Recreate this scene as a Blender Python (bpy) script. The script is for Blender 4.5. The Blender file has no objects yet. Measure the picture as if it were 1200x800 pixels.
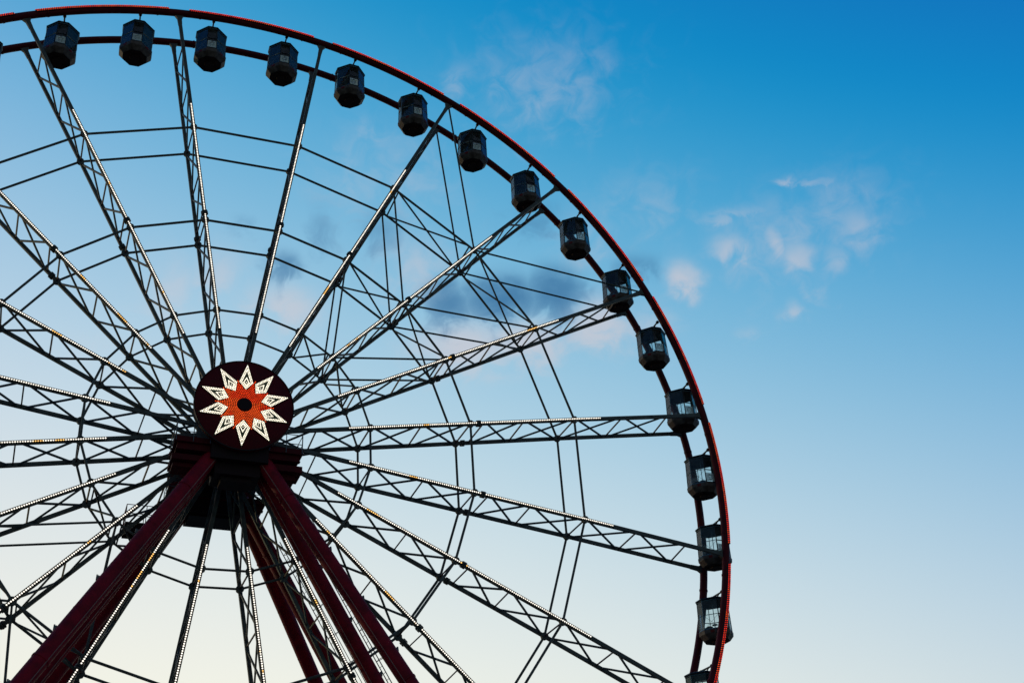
import bpy, bmesh, math, random
from mathutils import Vector, Matrix
random.seed(7)
PI = math.pi
S = bpy.context.scene
C = S.collection
HUB = Vector((0, 0, 32.0))          # wheel centre above the ground
PHASE = 2.0662699                    # angle of the first spoke
STEP = PI / 10                       # twenty spokes
R_RIM = 30.0

# ------------------------------------------------------------------ materials
def principled(name, col, rough=.5, metal=0.0, noise=.0, nscale=3.0, coat=0.0, dirt=None, bump=0.0):
    m = bpy.data.materials.new(name); m.use_nodes = True
    nt = m.node_tree; b = nt.nodes['Principled BSDF']
    b.inputs['Base Color'].default_value = (*col, 1); b.inputs['Roughness'].default_value = rough
    b.inputs['Metallic'].default_value = metal
    b.inputs['Specular IOR Level'].default_value = .15
    if coat: b.inputs['Coat Weight'].default_value = coat; b.inputs['Coat Roughness'].default_value = .15
    if noise:
        tc = nt.nodes.new('ShaderNodeTexCoord'); n = nt.nodes.new('ShaderNodeTexNoise')
        n.inputs['Scale'].default_value = nscale; n.inputs['Detail'].default_value = 6; n.inputs['Roughness'].default_value = .65
        nt.links.new(tc.outputs['Object'], n.inputs['Vector'])
        r = nt.nodes.new('ShaderNodeValToRGB')
        d = dirt or tuple(c * (1 - noise) for c in col)
        r.color_ramp.elements[0].position = .35; r.color_ramp.elements[0].color = (*d, 1)
        r.color_ramp.elements[1].position = .62; r.color_ramp.elements[1].color = (*[min(1, c * (1 + noise * .4)) for c in col], 1)
        nt.links.new(n.outputs['Fac'], r.inputs['Fac']); nt.links.new(r.outputs['Color'], b.inputs['Base Color'])
        mr = nt.nodes.new('ShaderNodeMapRange'); mr.inputs['To Min'].default_value = max(.05, rough - .12); mr.inputs['To Max'].default_value = min(1, rough + .15)
        nt.links.new(n.outputs['Fac'], mr.inputs['Value']); nt.links.new(mr.outputs['Result'], b.inputs['Roughness'])
        if bump:
            bp = nt.nodes.new('ShaderNodeBump'); bp.inputs['Strength'].default_value = bump; bp.inputs['Distance'].default_value = .02
            nt.links.new(n.outputs['Fac'], bp.inputs['Height']); nt.links.new(bp.outputs['Normal'], b.inputs['Normal'])
    return m

def lamp_mat(name, col, strength, odd=None, odd_amount=.0, dead=.0):
    """bulbs: each bulb its own brightness, a few burnt orange or dead (from where the bulb stands)"""
    m = bpy.data.materials.new(name); m.use_nodes = True
    nt = m.node_tree; b = nt.nodes['Principled BSDF']
    b.inputs['Base Color'].default_value = (*[c * .5 for c in col], 1); b.inputs['Roughness'].default_value = .3
    g = nt.nodes.new('ShaderNodeNewGeometry')
    big = nt.nodes.new('ShaderNodeTexNoise'); big.inputs['Scale'].default_value = .9; big.inputs['Detail'].default_value = 2
    nt.links.new(g.outputs['Position'], big.inputs['Vector'])
    fine = nt.nodes.new('ShaderNodeTexNoise'); fine.inputs['Scale'].default_value = 5.5; fine.inputs['Detail'].default_value = 1
    nt.links.new(g.outputs['Position'], fine.inputs['Vector'])
    r = nt.nodes.new('ShaderNodeValToRGB'); r.color_ramp.interpolation = 'CONSTANT'
    r.color_ramp.elements[0].position = 0; r.color_ramp.elements[0].color = (*(odd or col), 1)
    r.color_ramp.elements[1].position = odd_amount; r.color_ramp.elements[1].color = (*col, 1)
    nt.links.new(big.outputs['Fac'], r.inputs['Fac'])
    nt.links.new(r.outputs['Color'], b.inputs['Emission Color'])
    mr = nt.nodes.new('ShaderNodeMapRange'); mr.inputs['From Min'].default_value = .28; mr.inputs['From Max'].default_value = .62
    mr.inputs['To Min'].default_value = strength * (1 - dead); mr.inputs['To Max'].default_value = strength
    nt.links.new(fine.outputs['Fac'], mr.inputs['Value']); nt.links.new(mr.outputs['Result'], b.inputs['Emission Strength'])
    return m

M_STEEL = principled('painted steel', (.088, .088, .080), .55, 0, .35, 1.3, dirt=(.050, .044, .036))
M_DIAG = principled('lattice steel', (.070, .074, .072), .55, 0, .35, 2.0)
M_RUNG = principled('reddish primer steel', (.10, .035, .03), .5, 0, .4, 2.0)
M_RED = principled('dark red paint', (.25, .003, .012), .62, 0, .45, 1.6)
M_RIM = principled('rim red paint', (.10, .003, .006), .6, 0, .35, .9)
M_GIRD = principled('platform red paint', (.075, .002, .005), .7, 0, .4, .9)
M_TRAY = principled('black lamp tray', (.012, .012, .013), .5)
M_DISC = principled('maroon sign face', (.10, .002, .006), .7, 0, .3, 1.2)
M_DARK = principled('dark machinery', (.016, .004, .005), .6, 0, .4, 1.5)
M_BLUE = principled('blue bracket colour', (.02, .09, .2), .4)  # one even blue for all the brackets
M_GREY = principled('grey galvanised', (.12, .12, .12), .5, .3, .3, 3)
M_ROOF = principled('cabin roof', (.022, .024, .03), .45, 0, .3, 2)
M_FRAME = principled('cabin frame', (.09, .15, .19), .4)
M_PAN = principled('cabin lower shell', (.105, .072, .060), .55, 0, .45, 2.2, dirt=(.045, .026, .02))
M_UNDER = principled('cabin underside', (.040, .014, .010), .7, 0, .4, 3)
M_CEIL = principled('cabin lining', (.018, .02, .026), .6)
M_BADGE = principled('red badge', (.16, .012, .010), .5)
M_SEAT = principled('seat', (.04, .03, .035), .6)
M_NOTE = principled('pale door film', (.72, .78, .82), .5)
M_INK = principled('notice ink', (.02, .02, .03), .6)
M_LED_W = lamp_mat('white bulbs', (1.0, .93, .80), 1.8, (1.0, .55, .14), .335, .4)
M_LED_R = lamp_mat('red bulbs', (1.0, .032, .010), 1.0, (1.0, .085, .010), .48, .6)
M_LED_O = lamp_mat('orange bulbs', (1.0, .10, .012), 1.25, (1.0, .05, .006), .44, .4)
M_LED_P = lamp_mat('petal bulbs', (1.0, .92, .74), 2.0, (1.0, .88, .66), .3, .2)
M_PETAL = principled('petal backing', (.10, .11, .06), .6)

def glass_mat(name, tint, gloss=.06, dust=0.0):
    m = bpy.data.materials.new(name); m.use_nodes = True
    nt = m.node_tree; nt.nodes.clear()
    o = nt.nodes.new('ShaderNodeOutputMaterial'); mx = nt.nodes.new('ShaderNodeMixShader')
    t = nt.nodes.new('ShaderNodeBsdfTransparent'); t.inputs['Color'].default_value = (*tint, 1)
    g = nt.nodes.new('ShaderNodeBsdfGlossy'); g.inputs['Roughness'].default_value = gloss
    g.inputs['Color'].default_value = (.72, .70, .66, 1)
    f = nt.nodes.new('ShaderNodeFresnel'); f.inputs['IOR'].default_value = 1.5
    f.inputs['IOR'].default_value = 1.5
    nt.links.new(f.outputs[0], mx.inputs[0]); nt.links.new(t.outputs[0], mx.inputs[1]); nt.links.new(g.outputs[0], mx.inputs[2])
    if dust:                                                    # a film of dust, thicker in patches
        d = nt.nodes.new('ShaderNodeBsdfDiffuse'); d.inputs['Color'].default_value = (.42, .42, .38, 1)
        n = nt.nodes.new('ShaderNodeTexNoise'); n.inputs['Scale'].default_value = 2.5; n.inputs['Detail'].default_value = 5
        tc = nt.nodes.new('ShaderNodeTexCoord'); oi = nt.nodes.new('ShaderNodeObjectInfo'); va = nt.nodes.new('ShaderNodeVectorMath')
        nt.links.new(tc.outputs['Object'], va.inputs[0]); nt.links.new(oi.outputs['Location'], va.inputs[1]); nt.links.new(va.outputs[0], n.inputs['Vector'])
        mp = nt.nodes.new('ShaderNodeMapRange'); mp.inputs['From Min'].default_value = .35; mp.inputs['From Max'].default_value = .75
        mp.inputs['To Min'].default_value = dust * .4; mp.inputs['To Max'].default_value = dust * 3
        nt.links.new(n.outputs['Fac'], mp.inputs['Value']); m2 = nt.nodes.new('ShaderNodeMixShader')
        nt.links.new(mp.outputs[0], m2.inputs[0]); nt.links.new(mx.outputs[0], m2.inputs[1]); nt.links.new(d.outputs[0], m2.inputs[2]); mx = m2
    nt.links.new(mx.outputs[0], o.inputs['Surface'])
    return m
M_GLASS = glass_mat('tinted glass', (.84, .91, .91), dust=.035)
M_FILM = glass_mat('dark film glass', (.16, .22, .27))

def film_mat(name):
    m = bpy.data.materials.new(name); m.use_nodes = True
    nt = m.node_tree; nt.nodes.clear(); o = nt.nodes.new('ShaderNodeOutputMaterial')
    t = nt.nodes.new('ShaderNodeBsdfTransparent'); t.inputs['Color'].default_value = (.85, .9, .93, 1)
    d = nt.nodes.new('ShaderNodeBsdfTranslucent'); d.inputs['Color'].default_value = (.8, .84, .86, 1)
    e = nt.nodes.new('ShaderNodeBsdfDiffuse'); e.inputs['Color'].default_value = (.75, .8, .84, 1)
    a = nt.nodes.new('ShaderNodeMixShader'); a.inputs[0].default_value = .5; b = nt.nodes.new('ShaderNodeMixShader'); b.inputs[0].default_value = .55
    nt.links.new(d.outputs[0], a.inputs[1]); nt.links.new(e.outputs[0], a.inputs[2])
    nt.links.new(t.outputs[0], b.inputs[1]); nt.links.new(a.outputs[0], b.inputs[2]); nt.links.new(b.outputs[0], o.inputs['Surface'])
    return m
M_NOTE = film_mat('pale door film')

# ------------------------------------------------------------------ mesh helpers
class MB:
    def __init__(s): s.v = []; s.f = []
    def poly(s, pts, faces):
        o = len(s.v); s.v += [tuple(p) for p in pts]; s.f += [tuple(i + o for i in f) for f in faces]
    def frame(s, a, b, up):
        a, b = Vector(a), Vector(b); d = (b - a).normalized(); u = Vector(up)
        u = u - d * u.dot(d)
        if u.length < 1e-4:
            u = Vector((1, 0, 0)) - d * d.x
        u.normalize(); return a, b, d, u, d.cross(u)
    def bar(s, a, b, w, h=None, up=(0, 1, 0)):
        h = h or w; a, b, d, u, r = s.frame(a, b, up)
        p = [q + r * (i * w / 2) + u * (j * h / 2) for q in (a, b) for i, j in ((-1, -1), (1, -1), (1, 1), (-1, 1))]
        s.poly(p, [(3, 2, 1, 0), (4, 5, 6, 7), (0, 1, 5, 4), (1, 2, 6, 5), (2, 3, 7, 6), (3, 0, 4, 7)])
    def tube(s, a, b, r0, r1=None, n=8, up=(0, 1, 0), cap=True):
        r1 = r0 if r1 is None else r1; a, b, d, u, r = s.frame(a, b, up)
        p = []
        for q, rr in ((a, r0), (b, r1)):
            for k in range(n):
                t = 2 * PI * k / n; p.append(q + u * (math.cos(t) * rr) + r * (math.sin(t) * rr))
        f = [(k, (k + 1) % n, n + (k + 1) % n, n + k) for k in range(n)]
        if cap: f += [tuple(range(n))[::-1], tuple(range(n, 2 * n))]
        s.poly(p, f)
    def box(s, c, sz):
        c = Vector(c); x, y, z = [v / 2 for v in sz]
        s.bar(c - Vector((0, 0, z)), c + Vector((0, 0, z)), 2 * x, 2 * y, (0, 1, 0))
    def lathe_y(s, prof, n=64, closed=False):
        """prof: (radius, y) pairs spun round the Y axis"""
        p = []; k = len(prof)
        for i in range(n):
            t = 2 * PI * i / n
            for r, y in prof: p.append((r * math.cos(t), y, r * math.sin(t)))
        f = []
        for i in range(n):
            j = (i + 1) % n
            for q in range(k if closed else k - 1):
                q2 = (q + 1) % k
                f.append((i * k + q, i * k + q2, j * k + q2, j * k + q))
        s.poly(p, f)
    def bulb(s, p, nrm, r, n=6):
        """a little domed bulb"""
        p = Vector(p); a, b, d, u, t = s.frame(p, p + Vector(nrm), (.31, .2, .93))
        ring = [p + u * (math.cos(2 * PI * k / n) * r) + t * (math.sin(2 * PI * k / n) * r) for k in range(n)]
        ring2 = [q * .55 + (p + d * 0) * .45 + d * (r * .75) for q in ring]
        top = p + d * r
        s.poly(ring + ring2 + [top], [(k, (k + 1) % n, n + (k + 1) % n, n + k) for k in range(n)] + [(n + k, n + (k + 1) % n, 2 * n) for k in range(n)])
    def mesh(s, name, mat, smooth=False):
        me = bpy.data.meshes.new(name); me.from_pydata(s.v, [], s.f); me.materials.append(mat)
        bm = bmesh.new(); bm.from_mesh(me); bmesh.ops.recalc_face_normals(bm, faces=bm.faces); bm.to_mesh(me); bm.free()
        if smooth:
            me.polygons.foreach_set('use_smooth', [True] * len(me.polygons))
            try: me.set_sharp_from_angle(angle=math.radians(40))
            except Exception: pass
        return me
    def build(s, name, mat, parent=None, smooth=False):
        o = bpy.data.objects.new(name, s.mesh(name, mat, smooth)); C.objects.link(o); o.parent = parent
        return o

def empty(name, loc, label, cat, group=None):
    o = bpy.data.objects.new(name, None); o.empty_display_size = .5; C.objects.link(o)
    o.location = loc; o['label'] = label; o['category'] = cat
    if group: o['group'] = group
    return o

def copy_tree(o, parent=None):
    c = o.copy(); C.objects.link(c); c.parent = parent
    for ch in list(o.children): copy_tree(ch, c)
    return c

# ------------------------------------------------------------------ the wheel
wheel = empty('ferris_wheel', HUB, 'huge white-lit lattice wheel with red rims and a star sign at its hub', 'ferris wheel')

def yF(r):
    return -1.516 + (r - 7.78) * .0023 if r < 20.8 else -1.486 + (r - 20.8) * .0165
def yB(r):
    return 1.20 - (r - 7.78) * .001 if r < 20.8 else 1.187 + (r - 20.8) * .0155

# rims ----------------------------------------------------------------
def rim(yc, with_lamps):
    m = MB(); n = 10; prof = []
    for k in range(n):
        t = 2 * PI * k / n
        prof.append((30.16 + .235 * math.cos(t), yc + .235 * math.sin(t)))
    m.lathe_y(prof, 240, True)
    o = m.build('rim', M_RIM, wheel, True)
    for s in range(20):                                       # bolted joint sleeves beside each spoke end
        for k in (-1, 1):
            f = MB(); a = PHASE - s * STEP + k * .045
            p = Vector((math.cos(a) * 30.16, yc, math.sin(a) * 30.16)); t = Vector((-math.sin(a), 0, math.cos(a)))
            f.tube(p - t * .05, p + t * .05, .265, n=10); f.build('joint_sleeve', M_RIM, o)
    if with_lamps:
        for s in range(20):
            t_ = MB(); b = MB(); a0 = PHASE - s * STEP - STEP * .068; a1 = PHASE - (s + 1) * STEP + STEP * .068
            N = 14; rr = 30.16 + .085; yy = yc - .235
            for k in range(N):
                p = [Vector((math.cos(a) * rr, yy, math.sin(a) * rr)) for a in (a0 + (a1 - a0) * k / N, a0 + (a1 - a0) * (k + 1) / N)]
                am = a0 + (a1 - a0) * (k + .5) / N
                nn = Vector((math.cos(am) * .34, -.94, math.sin(am) * .34))
                t_.bar(p[0], p[1], .25, .06, nn)
            nb = 62
            for k in range(nb):
                a = a0 + (a1 - a0) * (k + .5) / nb
                rad = Vector((math.cos(a), 0, math.sin(a))); nn = (rad * .34 + Vector((0, -.94, 0))).normalized()
                side = (rad * .94 + Vector((0, .34, 0))).normalized()
                base = Vector((rad.x * rr, yy, rad.z * rr)) + nn * .036
                for q in (-1, 1):
                    tang = Vector((-rad.z, 0, rad.x))
                    b.bulb(base + side * (.066 * q) + tang * (.034 * q), nn, .042, 5)
            t_.build('lamp_tray', M_TRAY, o); b.build('light_string', M_LED_R, o)
    return o
rim(-1.40, True)
rim(1.36, False)

# one spoke along +X, then nineteen copies -------------------------------
sp = bpy.data.objects.new('spoke', None)
FN = [1.7, 4.65, 7.77, 10.85, 13.92, 14.75, 17.37, 20.8, 24.15, 27.45]
BN = [1.7, 4.75, 7.77, 10.88, 13.90, 14.72, 17.45, 20.8, 24.25, 27.8]
F = lambda r: Vector((r, yF(r), 0))
B = lambda r: Vector((r, yB(r), 0))
m = MB()
m.bar(F(1.5), F(20.8), .21, .17); m.bar(F(20.8), F(29.95), .21, .17)
m.bar(B(1.5), B(20.8), .20, .18); m.bar(B(20.8), B(29.95), .20, .18)
sp = m.build('spoke', M_STEEL, wheel)
m = MB()                                                        # X lattice between the front and the rear chord
for i in range(9):
    if i == 4: continue
    a, b = .20, .20
    m.bar(F(FN[i] + a), B(BN[i + 1] - b), .105, .08, (0, 0, 1)); m.bar(B(BN[i] + a), F(FN[i + 1] - b), .105, .084, (0, 0, 1))
m.build('lattice', M_DIAG, sp)
for i in range(1, 10):
    m = MB(); m.bar(F(FN[i]), B(BN[i]), .07, .07, (0, 0, 1)); m.build('rung', M_RUNG, sp)
for g in (F(14.42), B(14.36)):                                  # splice flanges
    m = MB()
    for dx in (-.055, .055):
        m.tube(g + Vector((dx - .035, 0, 0)), g + Vector((dx + .035, 0, 0)), .21, n=8)
    for k in range(4):
        t = PI / 4 + k * PI / 2; c = g + Vector((0, math.cos(t) * .17, math.sin(t) * .17))
        m.tube(c - Vector((.15, 0, 0)), c + Vector((.15, 0, 0)), .028, n=6)
    m.build('splice_flange', M_STEEL, sp)
def plate(outline, y, t):
    m = MB(); n = len(outline)
    m.poly([(x, y - t, z) for x, z in outline] + [(x, y + t, z) for x, z in outline], [tuple(range(n)), tuple(range(n, 2 * n))[::-1]] + [(i, (i + 1) % n, n + (i + 1) % n, n + i) for i in range(n)])
    return m.build('gusset', M_STEEL, sp)
for y in (yF(29.75), yB(29.75)):                                # gussets where chords meet the rims and the rings
    plate([(29.2, -.115), (29.2, .115), (29.72, .14), (29.97, .28), (29.97, -.28), (29.72, -.14)], y, .095)
for r in (7.77, 13.92, 20.8):
    for y in (yF(r), yB(r)): plate([(r - .30, 0), (r - .1, .2), (r + .1, .2), (r + .30, 0), (r + .1, -.2), (r - .1, -.2)], y, .096)
m = MB(); b = MB()
r0, r1 = 6.48, 22.6; y0 = -.075
for a, c in ((r0, 14.30), (14.56, r1)):
    m.bar((a, yF(a) + y0 - .036, 0), (c, yF(c) + y0 - .036, 0), .13, .05)
nb = 134
for k in range(nb):
    r = r0 + (r1 - r0) * (k + .5) / nb
    if abs(r - 14.43) < .12: continue
    b.bulb((r, yF(r) + y0 - .062, 0), (0, -1, 0), .044, 6)
ls = b.build('light_string', M_LED_W, sp); m.build('lamp_tray', M_TRAY, sp)
sp.rotation_euler = (0, -PHASE, 0)
for s in range(1, 20):
    c = copy_tree(sp, wheel); c.rotation_euler = (0, -(PHASE - s * STEP), 0)

def node(r, s, front, dr=0.0):
    a = PHASE - s * STEP
    return Vector((r * math.cos(a), yF(r) if front else yB(r), r * math.sin(a)))

# polygonal rings
for r, w in ((7.77, .066), (13.92, .074), (20.8, .074)):
    for front in (True, False):
        m = MB()
        for s in range(20):
            m.tube(node(r, s, front), node(r, s + 1, front), w, n=8)
        m.build('brace_ring', M_STEEL, wheel, True)

# braced double bays (two opposite pairs of bays)
for mid in (4, -6):
    for sgn in (-1, 1):
        L = lambda p, q, t: p + (q - p) * t
        for r in (7.77, 13.92, 20.8):
            fa, fb = node(r, mid, True), node(r, mid + sgn, True)
            ba, bb = node(r, mid, False), node(r, mid + sgn, False)
            e = .06 if r > 10 else .13
            for p, q in ((L(fa, fb, e + .02), L(ba, bb, 1 - e)), (L(ba, bb, e + .02), L(fa, fb, 1 - e)), (L(fa, fb, e), L(ba, bb, e)), (L(fa, fb, 1 - e), L(ba, bb, 1 - e))):
                m = MB(); m.bar(p, q, .085, .075); m.build('cross_bracing', M_DIAG, wheel)
        for front in (True, False):
            for ra, rb in ((20.8, 29.9), (13.92, 20.8), (7.77, 13.92)):
                m = MB(); m.tube(node(ra, mid, front), node(rb, mid + sgn, front), .058, n=6); m.build('tie_rod', M_STEEL, wheel)

# hub
m = MB()
m.lathe_y([(0, -1.95), (1.25, -1.95), (1.25, -1.72), (1.9, -1.66), (1.9, -1.42), (1.5, -1.36), (1.5, 1.05), (1.9, 1.1), (1.9, 1.34), (1.25, 1.4), (1.25, 1.7), (0, 1.7)], 40)
m.build('hub', M_STEEL, wheel, True)
m = MB()
m.lathe_y([(.6, -4.7), (.6, 4.7)], 28)
m.lathe_y([(.6, -2.35), (.95, -2.3), (.95, -2.0), (.6, -1.95)], 28)
m.build('axle', M_GREY, wheel, True)
# rear sign disc (bare back seen from below)
m = MB(); m.lathe_y([(0, 4.62), (1.6, 4.62), (2.52, 4.74), (2.55, 4.8), (2.55, 5.0), (2.5, 5.04), (0, 5.04)], 72)
m.build('rear_disc', M_DISC, wheel, True)
# front sign disc and its star
m = MB(); m.lathe_y([(0, -4.98), (2.50, -4.98), (2.55, -4.94), (2.55, -4.66), (2.45, -4.58), (0, -4.58)], 96)
disc = m.build('star_sign', M_DISC, wheel, True)
m = MB(); m.lathe_y([(2.535, -5.0), (2.575, -5.0), (2.575, -4.93), (2.535, -4.93)], 96, True)
m.build('edge_trim', M_BLUE if False else M_TRAY, disc, True)
m = MB(); m.lathe_y([(0, -5.06), (.33, -5.06), (.36, -5.03), (.36, -4.985)], 36); m.build('centre_cap', M_DARK, disc, True)
YS = -4.985
def kite(sc, dr=0):
    return [(2.40, 0), (1.30, .365), (.88, 0), (1.30, -.365)]
def inset_kite(d):
    """kite outline moved inwards by d"""
    pts = [Vector((2.40, 0)), Vector((1.30, .365)), Vector((.88, 0)), Vector((1.30, -.365))]
    out = []
    for i in range(4):
        p0, p1, p2 = pts[i - 1], pts[i], pts[(i + 1) % 4]
        e1 = (p1 - p0).normalized(); e2 = (p2 - p1).normalized()
        n1 = Vector((-e1.y, e1.x)); n2 = Vector((-e2.y, e2.x))
        c = Vector((1.4, 0))
        if (c - p1).dot(n1) < 0: n1 = -n1
        if (c - p1).dot(n2) < 0: n2 = -n2
        # intersection of the two moved lines
        a = p1 + n1 * d; b_ = p1 + n2 * d
        den = e1.x * e2.y - e1.y * e2.x
        t = ((b_ - a).x * e2.y - (b_ - a).y * e2.x) / den
        out.append(a + e1 * t)
    return out
pet = MB(); pb = MB()
K = inset_kite(-.015)
th = .045
pts = [(p.x, YS - th, p.y) for p in K] + [(p.x, YS + .004, p.y) for p in K]
pet.poly(pts, [(0, 1, 2, 3), (7, 6, 5, 4), (0, 1, 5, 4), (1, 2, 6, 5), (2, 3, 7, 6), (3, 0, 4, 7)])
def row(mb, d, pitch, rad, K=None):
    K = K or inset_kite(d)
    for i in range(4):
        a, c = K[i], K[(i + 1) % 4]; n = max(1, round((c - a).length / pitch))
        for k in range(n):
            p = a + (c - a) * (k / n); mb.bulb((p.x, YS - th, p.y), (0, -1, 0), rad, 6)
row(pb, .035, .086, .0315); row(pb, .108, .086, .0315)
# inner small kite and ring of bulbs
c0 = Vector((1.31, 0)); ik = [Vector((1.56, 0)), Vector((1.30, .13)), Vector((1.12, 0)), Vector((1.30, -.13))]
row(pb, 0, .072, .029, ik)
pb.bulb((1.30, YS - th, 0), (0, -1, 0), .026, 6)
petal = pet.build('petal', M_PETAL, disc); pb.build('light_string', M_LED_P, petal).parent = disc
pl = [o for o in disc.children if o.name.startswith('light_string')][0]
A0 = math.radians(89.8)
petal.rotation_euler = (0, -A0, 0); pl.rotation_euler = (0, -A0, 0)
for k in range(1, 10):
    for o in (petal, pl):
        c = o.copy(); C.objects.link(c); c.rotation_euler = (0, -(A0 + k * PI / 5), 0)
# orange field: rings of bulbs between the petals
ob = MB(); back = MB()
back.lathe_y([(.36, YS - .004), (.36, YS - .02), (1.02, YS - .02), (1.02, YS - .004)], 60)
back.build('orange_backing', principled('orange backing', (.10, .012, .005), .5), disc)
def in_kite(x, z, grow=.03):
    a = math.atan2(z, x); k = round((a - A0) / (PI / 5)); t = a - (A0 + k * PI / 5); r = math.hypot(x, z)
    u, v = r * math.cos(t), abs(r * math.sin(t))
    if u < .88 or u > 2.4: return False
    lim = .365 * (u - .88) / .42 if u < 1.30 else .365 * (2.4 - u) / 1.10
    return v < lim + grow, 
r = .43
while r < 1.50:
    n = round(2 * PI * r / .088)
    for k in range(n):
        a = 2 * PI * k / n; x, z = r * math.cos(a), r * math.sin(a)
        kk = in_kite(x, z)
        if kk and kk[0]: continue
        t = (a - A0) % (PI / 5); t = min(t, PI / 5 - t)          # angle from nearest petal axis
        # the star tips run out between the petals
        w = PI / 10 - t
        if r > 1.28 and w * r > .30 * (1.56 - r): continue
        ob.bulb((x, YS - .02, z), (0, -1, 0), .034, 5)
    r += .088
ob.build('orange_bulbs', M_LED_O, disc)

# ------------------------------------------------------------------ support frame
GZ = -HUB.z
sup = empty('support_frame', (0, 0, 0), 'dark red tubular legs and platform carrying the wheel axle', 'support frame')
def L(p): return Vector(p) + HUB
legs = [((1.20, -4.0, -2.5), (18.2, -11.3, GZ + .4)), ((-1.20, -4.0, -2.5), (-18.0, -11.3, GZ + .4)),
        ((1.20, -3.0, -2.5), (18.4, -3.4, GZ + .4)), ((-1.20, -3.0, -2.5), (-18.4, -3.4, GZ + .4)),
        ((1.86, 3.0, -2.5), (19.1, 3.2, GZ + .4)), ((-1.6, 3.0, -2.5), (-18.4, 3.2, GZ + .4)),
        ((1.87, 3.9, -2.5), (18.0, 9.6, GZ + .4)), ((-1.6, 3.9, -2.5), (-18.0, 10.0, GZ + .4))]
for i, (a, b) in enumerate(legs):
    m = MB(); a, b = L(a), L(b); d = (b - a).normalized()
    m.tube(a - d * .8, b, .40, n=28)
    leg = m.build('leg', M_RED, sup, True)
    f = MB()
    for t in (2.7, 14.0, 25.0):
        p = a + d * t; f.tube(p - d * .05, p + d * .05, .43, n=28)
    for t in (5.6, 8.4, 11.2, 16.8, 19.6, 22.4, 27.8):
        p = a + d * t; f.tube(p - d * .02, p + d * .02, .408, n=28)
    f.build('flange', M_RED, leg, True)
    f = MB(); out = Vector((1 if b.x > 0 else -1, 0, 0)); out = (out - d * out.dot(d)).normalized()
    for t in (6.2, 9.3, 12.4, 15.5, 18.6, 21.7):                 # small clip lamps along the outer side
        p = a + d * t + out * .36
        f.bar(p, p + out * .10, .16, .16); f.bar(p + out * .06 + d * .14, p + out * .17 - d * .08, .12, .07, out)
    if i in (0, 1, 2, 3): f.build('lamp_bracket', M_GREY, leg)
    c = MB()                                                     # conduit clipped to the tube
    inn = -out
    side = (d.cross(out)).normalized(); side = side if side.y < 0 else -side
    o2 = (inn * .75 + side * .66).normalized() * .415
    c.tube(a + o2, b + o2, .022, n=6)
    if i in (0, 1, 2, 3): c.build('conduit', principled('pale conduit', (.28, .12, .10), .5) if i == 0 else bpy.data.materials['pale conduit'], leg)
    f = MB(); q = Vector((b.x, b.y, 0)); f.box(q + Vector((0, 0, .3)), (1.8, 1.8, .6)); f.box(q + Vector((0, 0, .62)), (1.1, 1.1, .06))
    f.build('footing', M_GREY, leg)

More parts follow.
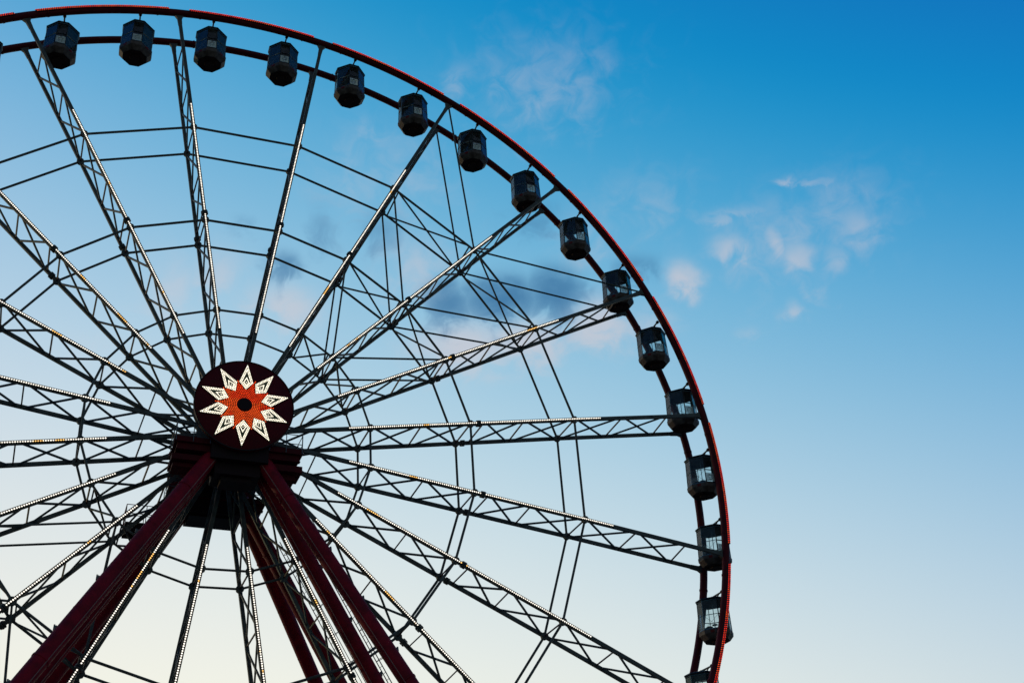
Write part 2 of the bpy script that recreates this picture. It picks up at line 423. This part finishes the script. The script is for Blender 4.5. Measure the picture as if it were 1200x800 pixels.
def rails(m, x0, x1, y, z, h=1.05):
    n = max(2, int(abs(x1 - x0) / .75) + 1)
    for k in range(n):
        x = x0 + (x1 - x0) * k / (n - 1); m.tube(L((x, y, z)), L((x, y, z + h)), .025, n=6)
    for f in (.5, 1.0): m.tube(L((x0, y, z + h * f)), L((x1, y, z + h * f)), .022, n=6)
def rails_y(m, x, y0, y1, z, h=1.05):
    for k in range(3):
        y = y0 + (y1 - y0) * k / 2; m.tube(L((x, y, z)), L((x, y, z + h)), .025, n=6)
    for f in (.5, 1.0): m.tube(L((x, y0, z + h * f)), L((x, y1, z + h * f)), .022, n=6)
for sg in (-1, 1):
    y0, y1 = sorted((sg * 2.3, sg * 4.55)); yc = (y0 + y1) / 2; yo = sg * 4.55
    wx = 6.5 if sg < 0 else 5.4
    m = MB()
    m.box(L((0, yc, -2.20)), (wx, y1 - y0, .05))                 # deck plate
    for y in (y0 + .1, y1 - .1):
        m.box(L((0, y, -2.08)), (wx + .04, .12, .30))             # edge girders
    for y in (y0 + .25, y1 - .25): m.box(L((0, y, -2.40)), (wx - .3, .16, .32)); m.box(L((0, y, -2.58)), (wx - .2, .26, .05))
    for k in range(9):
        x = -wx / 2 + .2 + k * (wx - .4) / 8; m.box(L((x, yc, -2.32)), (.07, y1 - y0 - .5, .18))
    m.build('platform', M_GIRD, sup)
    beams = [((-2.35, yc, -2.95), (1.9, 1.7, .30)), ((2.35, yc - .1, -2.95), (1.9, 1.5, .34)), ((-2.4, yc, -3.25), (1.6, 1.1, .22)), ((2.3, yc, -3.3), (1.4, 1.0, .3))] if sg < 0 else [((-1.9, yc, -2.8), (1.2, 1.2, .34))]
    for p_, sz in beams:
        m = MB(); m.box(L(p_), sz); m.build('under_beam', M_GIRD if sg < 0 else M_DARK, sup)
    m = MB()
    m.box(L((0, yc + sg * .1, -2.55)), (2.9, 2.35, .90)); m.box(L((0, yc, -1.75)), (2.75, 2.2, .8))
    if sg < 0: m.box(L((0, yc, -3.3)), (2.3, 1.7, .7)); m.box(L((0, yc, -3.75)), (1.5, 1.2, .3))
    else: m.box(L((-.3, yc, -3.06)), (2.2, 1.5, .18))
    m.build('leg_head', M_DARK, sup)
    m = MB()
    m.box(L((0, yc, -1.0)), (2.3, 1.35, .9)); m.tube(L((0, yc - .62, 0)), L((0, yc + .62, 0)), 1.05, n=28)
    m.build('bearing_housing', M_DARK, sup, True)
    for x in (-1.28, 1.28):
        m = MB(); m.box(L((x * 1.06, sg * 4.5, -1.95)), (.16, .30, .75)); m.build('blue_bracket', M_BLUE, sup)
    xa = wx / 2 - .05
    for args in ((-xa, -1.5, yo), (1.5, xa, yo), (-xa, -2.0, sg * 2.34), (2.0, xa, sg * 2.34)):
        m = MB(); rails(m, args[0], args[1], args[2], -2.2); m.build('railing', M_GREY, sup)
    for x in (-xa, xa):
        m = MB(); rails_y(m, x, y0 + .05, y1 - .05, -2.2); m.build('railing', M_GREY, sup)
# drive motors and a lower walkway behind
for x in (-2.1, 2.1):
    m = MB(); m.box(L((x, -3.1, -1.98)), (.7, .6, .38)); m.tube(L((x - .3, -3.1, -1.7)), L((x + .3, -3.1, -1.7)), .2, n=14); m.build('drive_motor', M_GREY, sup, True)
m = MB()
m.box(L((-3.6, 3.4, -3.9)), (2.2, 1.5, .08)); m.box(L((-3.6, 2.7, -4.1)), (2.2, .12, .3)); m.box(L((-3.6, 4.1, -4.1)), (2.2, .12, .3))
m.box(L((-2.6, 3.4, -3.2)), (.9, 1.2, 1.4))
m.build('lower_landing', M_DARK, sup)
m = MB(); rails(m, -4.7, -2.6, 2.66, -3.86, 1.0); rails(m, -4.7, -2.6, 4.14, -3.86, 1.0); rails_y(m, -4.7, 2.66, 4.14, -3.86, 1.0)
m.build('landing_railing', M_RED, sup)

def ladder(name, a, b, yoff, xoff, mat, w=.55, cage=True):
    """ladder that climbs along a leg"""
    m = MB(); a, b = L(a), L(b); d = (b - a).normalized(); y = Vector((0, 1, 0)); y = (y - d * y.dot(d)).normalized()
    o = Vector((xoff, yoff, 0)); n = d.cross(y)
    for q in (-1, 1): m.tube(a + o + y * (q * w / 2), b + o + y * (q * w / 2), .026, n=6)
    ln = (b - a).length; k = int(ln / .35)
    for i in range(1, k):
        p = a + o + d * (i * .35); m.tube(p - y * w / 2, p + y * w / 2, .014, n=5)
    h = n if n.z > 0 else -n
    if cage:
        for q in (-1, 1): m.tube(a + o + y * (q * w / 2) + h * .5, b + o + y * (q * w / 2) + h * .5, .02, n=6)
        for i in range(2, k, 5):
            p = a + o + d * (i * .35)
            for q in (-1, 1): m.tube(p + y * (q * w / 2), p + y * (q * w / 2) + h * .5, .018, n=5)
            m.tube(p - y * w / 2 + h * .5, p + y * w / 2 + h * .5, .018, n=5)
    return m.build(name, mat, sup)
def along(leg, t0, t1):
    a, b = Vector(leg[0]), Vector(leg[1]); return tuple(a + (b - a) * t0), tuple(a + (b - a) * t1)
a, b = along(legs[2], .06, .99); ladder('ladder', a, b, -.25, .62, M_GREY, .42)
a, b = along(legs[4], .06, .99); ladder('ladder', a, b, -.2, .75, M_GREY, .5)

# ------------------------------------------------------------------ cabins
def ring(a, h, z):                      # octagon: narrow faces square to the axes, wide faces on the diagonals
    return [Vector(p) for p in ((h, -a, z), (a, -h, z), (a, h, z), (h, a, z), (-h, a, z), (-a, h, z), (-a, -h, z), (-h, -a, z))]
def loft(m, rings, cap0=False, cap1=False):
    n = len(rings[0]); p = [q for r in rings for q in r]; f = []
    for i in range(len(rings) - 1):
        for k in range(n): f.append((i * n + k, i * n + (k + 1) % n, (i + 1) * n + (k + 1) % n, (i + 1) * n + k))
    if cap0: f.append(tuple(range(n)))
    if cap1: f.append(tuple(range((len(rings) - 1) * n, len(rings) * n)))
    m.poly(p, f)
ZP = 2.80                                # height of the pivot above the cabin's lowest point
cab = empty('cabin', (0, 0, 0), '', 'cabin', 'cabins hanging round the rim')
def S_(a, h, z): return ring(a, h, z)
T0 = (.98, .30, 2.50); T1 = (1.03, .32, .64)        # glazing top and bottom outlines
def at(z, off=0):
    t = (T0[2] - z) / (T0[2] - T1[2]); return ring(T0[0] + (T1[0] - T0[0]) * t + off, T0[1] + (T1[1] - T0[1]) * t + off * .41, z)
m = MB(); loft(m, [ring(1.04, .33, 2.47), ring(1.07, .34, 2.52), ring(1.02, .32, 2.58), ring(.45, .16, 2.72), ring(.16, .06, 2.74)], False, True)
loft(m, [ring(1.04, .33, 2.47), ring(.2, .07, 2.50)], False, True)
m.build('roof', M_ROOF, cab)
m = MB(); loft(m, [at(2.46), at(.64)]); m.build('glazing', M_GLASS, cab)
m = MB()
z0, z1 = at(2.47), at(.62)
for k in range(8): m.bar(z0[k], z1[k], .035, .035, z0[k])
for z, w in ((2.42, .07), (1.52, .04), (.65, .06)):
    q = at(z, .012)
    for k in range(8): m.bar(q[k], q[(k + 1) % 8], w, .03, q[k] + q[(k + 1) % 8])
q0, q1 = at(1.50, -.03), at(.68, -.03)
for k in (1, 5, 0, 2, 4, 6):                # safety bars crossing behind the lower glass
    if k in (1, 5): continue
    m.bar(q0[k], q1[(k + 1) % 8], .014, .012, q0[k]); m.bar(q1[k], q0[(k + 1) % 8], .014, .012, q0[k])
m.build('window_frame', M_FRAME, cab)
m = MB()
loft(m, [ring(1.045, .325, .64), ring(1.085, .345, .60), ring(1.06, .345, .38), ring(.80, .30, .09), ring(.76, .29, .09), ring(.74, .28, .16)], True, True)
shell = m.build('lower_shell', M_PAN, cab)
m = MB(); loft(m, [ring(.73, .275, .15), ring(.71, .27, .125)], True, True); loft(m, [ring(.34, .13, .123), ring(.30, .12, 0.02)], True, True)
for x in (-.3, .3):
    for y in (-.3, .3): m.tube((x * 1.3, y * 1.3, .123), (x * 1.3, y * 1.3, .06), .09, n=8)
m.build('floor_plate', M_UNDER, shell)
m = MB()
for k in (0, 6, 7, 3):                       # red square badges and vents on the shell's sides
    if k == 7: continue
    hi, lo = ring(1.085, .345, .60), ring(1.06, .345, .38)
    a, b, c, d = hi[k], hi[(k + 1) % 8], lo[(k + 1) % 8], lo[k]
    ce = (a + b + c + d) / 4; nrm = Vector((ce.x, ce.y, 0)).normalized()
    tx = (b - a).normalized(); tz = ((a + b) - (c + d)).normalized()
    m.bar(ce - tz * .075 + nrm * .012, ce + tz * .075 + nrm * .012, .24, .03, nrm)
m.build('badge', M_BADGE, shell)
m = MB()                                     # lining and bench
loft(m, [ring(.86, .27, 2.44), ring(.18, .06, 2.455)], True, True)
m.build('ceiling', M_CEIL, cab)
m = MB()
m.box((-.66, 0, .80), (.30, 1.0, .07)); m.box((.66, 0, .80), (.30, 1.0, .07))
m.build('bench', M_SEAT, cab)
m = MB(); m.tube((0, 0, .62), (0, 0, 2.45), .024, n=8); m.tube((0, 0, 1.1), (0, 0, 1.13), .18, n=16)
m.build('centre_pole', M_FRAME, cab)
m = MB()                                     # door in the narrow front side
dz = at(2.44, .02); dl = at(.64, .03)
for a, b in ((dz[7], dl[7]), (dz[0], dl[0])): m.bar(a, b, .05, .05)
m.bar(dz[7], dz[0], .05, .05); m.bar(dl[7], dl[0], .05, .05); m.bar(at(1.50, .02)[7], at(1.50, .02)[0], .045, .04)
door = m.build('door', M_CEIL, cab)
m = MB(); q = at(1.28, .016); p = at(.72, .018)
m.poly([q[7] * 1, q[0] * 1, p[0] * 1, p[7] * 1, q[7] + Vector((0, .012, 0)), q[0] + Vector((0, .012, 0)), p[0] + Vector((0, .012, 0)), p[7] + Vector((0, .012, 0))],
       [(0, 1, 2, 3), (7, 6, 5, 4), (0, 1, 5, 4), (1, 2, 6, 5), (2, 3, 7, 6), (3, 0, 4, 7)])
note = m.build('notice_panel', M_NOTE, door)
m = MB()
for zz, xs in ((1.20, (-.02, .04)), (1.12, (-.16, -.08, .0, .08, .16)), (1.03, (-.12, .12)), (.94, (-.15, -.05, .06, .15)), (.83, (-.08, .08))):
    yy = -(T0[0] + (T1[0] - T0[0]) * (T0[2] - zz) / (T0[2] - T1[2])) - .026
    for x in xs: m.box((x, yy, zz), (.055, .012, .035))
m.build('notice_marks', M_INK, note)
m = MB()                                     # hanger: axle between the rims and its fork
m.tube((0, -1.36, ZP), (0, 1.34, ZP), .055, n=10)
for sg in (-1, 1):
    m.tube((0, sg * 1.22, ZP), (0, sg * 1.33, ZP), .11, n=12)
    m.bar((0, sg * .55, 2.60), (0, sg * .95, ZP), .06, .05, (1, 0, 0))
m.box((0, 0, 2.74), (.3, .5, .14))
m.build('hanger', M_ROOF, cab, True)

LAB = {
 -1: 'dark cabin whose edge just shows at the left border behind the upper rims',
 0: 'dark cabin beside the leftmost spoke end, nearest the upper left corner',
 1: 'dark cabin at the highest point of the rim, left of the nearly vertical spoke',
 2: 'dark cabin just right of the nearly vertical spoke, under the rim lights',
 3: 'dark cabin just left of the steep spoke end that leans right',
 4: 'brownish cabin just right of the steep leaning spoke end',
 5: 'cabin just left of the spoke end from which two thin tie rods hang down',
 6: 'cabin beside the two thin tie rods, just right of that spoke end',
 7: 'cabin whose lower shell is crossed by the end of a diagonal lattice spoke',
 8: 'cabin hanging free just below the diagonal lattice spoke end, pale notice on its door',
 9: 'cabin crossed by a thin tie rod and a shallow rising spoke, near pale cloud',
 10: 'cabin hanging free between the shallow rising spoke and the level spoke',
 11: 'cabin crossed by the almost level spoke at its lower glass',
 12: 'cabin below the almost level spoke, its right side hidden by the red lit rim',
 13: 'cabin crossed by the gently falling spoke, with the lit rim passing its right side',
 14: 'lowest fully visible cabin, bright clear glass behind the red lit rim',
 15: 'cabin cut off by the bottom edge, only roof and top glass in view'}
for k in range(-1, 16):
    a = PHASE - (k + .5) * STEP / 2
    c = cab if k == -1 else copy_tree(cab)
    c.scale = (.93, .93, .98)
    c.location = HUB + Vector((math.cos(a) * 30.0, 0, math.sin(a) * 30.0 - ZP * .98))
    c['label'] = LAB[k]; c['group'] = 'cabins hanging round the rim'; c['category'] = 'cabin'
    c.rotation_euler = (math.radians(random.uniform(-1, 1)), math.radians(random.uniform(-1.4, 1.4)), math.radians(random.uniform(-3, 3)))

# ------------------------------------------------------------------ ground
m = MB(); m.poly([(-3000, -3000, 0), (3000, -3000, 0), (3000, 3000, 0), (-3000, 3000, 0)], [(0, 1, 2, 3)])
g = m.build('ground', principled('paved ground', (.22, .19, .15), .85, 0, .35, .3)); g['kind'] = 'structure'

# ------------------------------------------------------------------ sky and sun
SUN_AZ, SUN_EL = -42.0, 4.0              # degrees east of +Y, above the horizon
w = bpy.data.worlds.new('World'); S.world = w; w.use_nodes = True
nt = w.node_tree; N = nt.nodes; Lk = nt.links.new; N.clear()
out = N.new('ShaderNodeOutputWorld'); bg = N.new('ShaderNodeBackground'); Lk(bg.outputs[0], out.inputs[0])
sky = N.new('ShaderNodeTexSky'); sky.sky_type = 'NISHITA'; sky.sun_disc = False
sky.sun_elevation = math.radians(SUN_EL); sky.sun_rotation = math.radians(SUN_AZ)
sky.air_density = 1.0; sky.dust_density = .6; sky.ozone_density = 1.0; sky.altitude = 0
bg.inputs['Strength'].default_value = .15
def mth(op, a, b=None, c=None):
    n = N.new('ShaderNodeMath'); n.operation = op
    for i, v in enumerate((a, b, c)):
        if v is None: continue
        if hasattr(v, 'is_output'): Lk(v, n.inputs[i])
        else: n.inputs[i].default_value = v
    return n.outputs[0]
def mixc(f, a, b, mode='MIX'):
    n = N.new('ShaderNodeMix'); n.data_type = 'RGBA'; n.blend_type = mode
    if hasattr(f, 'is_output'): Lk(f, n.inputs['Factor'])
    else: n.inputs['Factor'].default_value = f
    for v, k in ((a, 6), (b, 7)):
        if hasattr(v, 'is_output'): Lk(v, n.inputs[k])
        else: n.inputs[k].default_value = (*v, 1)
    return n.outputs[2]
# evening air: the physical sky plus a smooth dusk gradient that pales towards the horizon
tc = N.new('ShaderNodeTexCoord'); sx = N.new('ShaderNodeSeparateXYZ'); Lk(tc.outputs['Generated'], sx.inputs[0])
dx, dy, dz_ = sx.outputs[0], sx.outputs[1], mth('MAXIMUM', sx.outputs[2], 0.0)
KS = [(.0478, .5421, .326, .8816, -1.0294, -1.627, 0.0, .97, .46), (.27, .2235, .2133, .6137, -.4377, -.6175, .29, .965, .47), (.4216, .7567, .2295, .2428, -.4164, -.7454, .35, .93, .45)]
ch = []
zx = mth('MULTIPLY', dz_, dx); zz_ = mth('MULTIPLY', dz_, dz_)
for k0, kz, kx, ky, kzx, kzz, lo, hi, bk in KS:
    v = mth('MULTIPLY_ADD', dz_, kz, k0); v = mth('MULTIPLY_ADD', dx, kx, v); v = mth('MULTIPLY_ADD', dy, ky, v); v = mth('MULTIPLY_ADD', zx, kzx, v); v = mth('MULTIPLY_ADD', zz_, kzz, v)
    v = mth('MAXIMUM', v, mth('MULTIPLY', dy, -bk))      # the sky opposite the sunset
    v = mth('MINIMUM', mth('MAXIMUM', v, lo), hi)
    ch.append(mth('MULTIPLY', mth('MULTIPLY', v, v), 1 / .15))
cb = N.new('ShaderNodeCombineXYZ')
for i in range(3): Lk(ch[i], cb.inputs[i])
nz = mixc(1.0, sky.outputs[0], (.09, .33, .4), 'MULTIPLY')
skycol = mixc(1.0, cb.outputs[0], nz, 'ADD')
# high thin clouds: (azimuth, elevation, half width, half height, density) in degrees
LIGHT = [(25.8, 42.3, 2.4, 1.7, .50), (20.6, 42.9, 1.5, 1.0, .45), (22.6, 42.6, 1.3, 1.5, .42), (29.2, 43.2, 2.0, 1.4, .34), (17.3, 39.9, 1.8, 1.4, .34), (15.0, 40.6, 1.0, .9, .42),
         (38.6, 36.4, 1.0, .35, .62), (40.2, 36.0, 1.6, .32, .55), (35.2, 33.9, 1.6, .85, .74), (37.6, 33.8, .9, 1.0, .74), (38.6, 32.8, 1.2, 1.2, .74), (38.8, 31.6, .7, 1.1, .55), (35.5, 35.4, 2.4, .42, .5),
         (42.1, 33.5, 1.5, 1.6, .58), (40.4, 32.5, .9, .9, .52), (32.3, 32.7, 1.2, 1.1, .95), (37.8, 30.4, .6, .6, .70), (35.6, 29.9, .6, .5, .4), (10.4, 32.4, 2.4, 1.2, .80), (6.9, 33.6, 1.9, 1.6, .62), (4.4, 32.8, 1.7, 2.0, .55),
         (20.3, 30.5, 3.2, 1.5, .95), (23.6, 30.6, 2.8, 1.3, .95), (27.6, 31.2, 2.4, 1.6, .95), (17.6, 34.4, 2.4, 1.9, .62), (30.2, 31.0, 1.6, 1.4, .5), (14.0, 38.2, 2.6, 1.6, .35), (27.2, 35.2, 2.4, 1.6, .5), (2.0, 29.5, 3.0, 1.2, .35),
         (38.2, 33.9, 5.5, 2.4, .48), (41.0, 35.0, 4.0, 1.8, .42), (25.5, 42.4, 5.5, 2.8, .46), (31.0, 36.5, 4.0, 2.0, .36), (16.0, 38.5, 4.5, 3.0, .44)]
DARK = [(22.3, 32.7, 2.6, 1.3, 1.0), (25.2, 32.8, 1.9, 1.5, .95), (19.4, 32.6, 1.5, 1.4, .9), (24.6, 36.2, 2.0, 1.3, .50), (30.0, 33.5, 1.5, 1.0, .62), (10.2, 34.1, 1.2, .9, .74), (12.4, 35.9, 1.6, 1.5, .46), (15.4, 36.0, 1.6, 1.4, .52), (8.2, 35.9, 1.2, .6, .42)]
DEG = math.pi / 180
azi = mth('MULTIPLY', mth('ARCTAN2', dx, dy), 1 / DEG); ele = mth('MULTIPLY', mth('ARCSINE', sx.outputs[2]), 1 / DEG)
pv = N.new('ShaderNodeCombineXYZ'); Lk(azi, pv.inputs[0]); Lk(mth('MULTIPLY', ele, 1.35), pv.inputs[1])
n1 = N.new('ShaderNodeTexNoise'); n1.inputs['Scale'].default_value = .62; n1.inputs['Detail'].default_value = 7; n1.inputs['Roughness'].default_value = .56; n1.inputs['Distortion'].default_value = .7
Lk(pv.outputs[0], n1.inputs['Vector'])
n2 = N.new('ShaderNodeTexNoise'); n2.inputs['Scale'].default_value = .33; n2.inputs['Detail'].default_value = 5
Lk(pv.outputs[0], n2.inputs['Vector'])
azw = mth('ADD', azi, mth('MULTIPLY', mth('SUBTRACT', n2.outputs['Fac'], .5), 2.6))
elw = mth('ADD', ele, mth('MULTIPLY', mth('SUBTRACT', n1.outputs['Fac'], .5), 1.8))
def cover(blobs):
    acc = None
    for a, e, sa, se, wt in blobs:
        u = mth('MULTIPLY_ADD', azw, 1 / sa, -a / sa); v = mth('MULTIPLY_ADD', elw, 1 / se, -e / se)
        q = mth('MULTIPLY_ADD', u, u, mth('MULTIPLY', v, v))
        q = mth('MULTIPLY', mth('EXPONENT', mth('MULTIPLY', q, -.9)), wt)
        acc = q if acc is None else mth('MAXIMUM', acc, q)
    return acc
def alpha(cv, amount, lo, hi):
    t = mth('ADD', cv, mth('MULTIPLY', mth('SUBTRACT', n1.outputs['Fac'], .5), amount))
    r = N.new('ShaderNodeMapRange'); r.interpolation_type = 'SMOOTHSTEP'
    r.inputs['From Min'].default_value = lo; r.inputs['From Max'].default_value = hi
    Lk(t, r.inputs['Value']); return mth('MULTIPLY', r.outputs['Result'], cv)
CK = 1 / .15
skycol = mixc(mth('MULTIPLY', alpha(cover(LIGHT), 1.45, .0, .95), .72), skycol, (.64 * CK, .60 * CK, .64 * CK))
skycol = mixc(mth('MULTIPLY', alpha(cover(DARK), 1.25, .12, .66), .95), skycol, (.055 * CK, .19 * CK, .375 * CK))
Lk(skycol, bg.inputs['Color'])

sun = bpy.data.lights.new('sun', 'SUN'); sun.energy = .4; sun.angle = math.radians(.6); sun.color = (1, .62, .36)
so = bpy.data.objects.new('sun', sun); C.objects.link(so)
d = Vector((math.sin(math.radians(SUN_AZ)) * math.cos(math.radians(SUN_EL)), math.cos(math.radians(SUN_AZ)) * math.cos(math.radians(SUN_EL)), math.sin(math.radians(SUN_EL))))
so.rotation_euler = d.to_track_quat('Z', 'Y').to_euler(); so.location = (0, 0, 80)

# ------------------------------------------------------------------ camera
cam = bpy.data.cameras.new('camera'); co = bpy.data.objects.new('camera', cam); C.objects.link(co); S.camera = co
cam.sensor_width = 36; cam.lens = 43.209; cam.clip_end = 10000; cam.clip_start = .1
pitch, yaw, roll = 0.5354070624844338, 0.3984405818915558, -0.055
f = Vector((math.sin(yaw) * math.cos(pitch), math.cos(yaw) * math.cos(pitch), math.sin(pitch)))
rt = Vector((math.cos(yaw), -math.sin(yaw), 0)); up = rt.cross(f)
rt2 = rt * math.cos(roll) + up * math.sin(roll); up2 = -rt * math.sin(roll) + up * math.cos(roll)
M = Matrix((rt2, up2, -f)).transposed().to_4x4()
M.translation = Vector((-0.2932245807, -2.0627971394, -1.0074341290)) * 30 + HUB
co.matrix_world = M

S.view_settings.view_transform = 'Standard'; S.view_settings.look = 'None'; S.view_settings.gamma = 1
S.view_settings.exposure = 0.0
S.render.resolution_x = 1024; S.render.resolution_y = 682
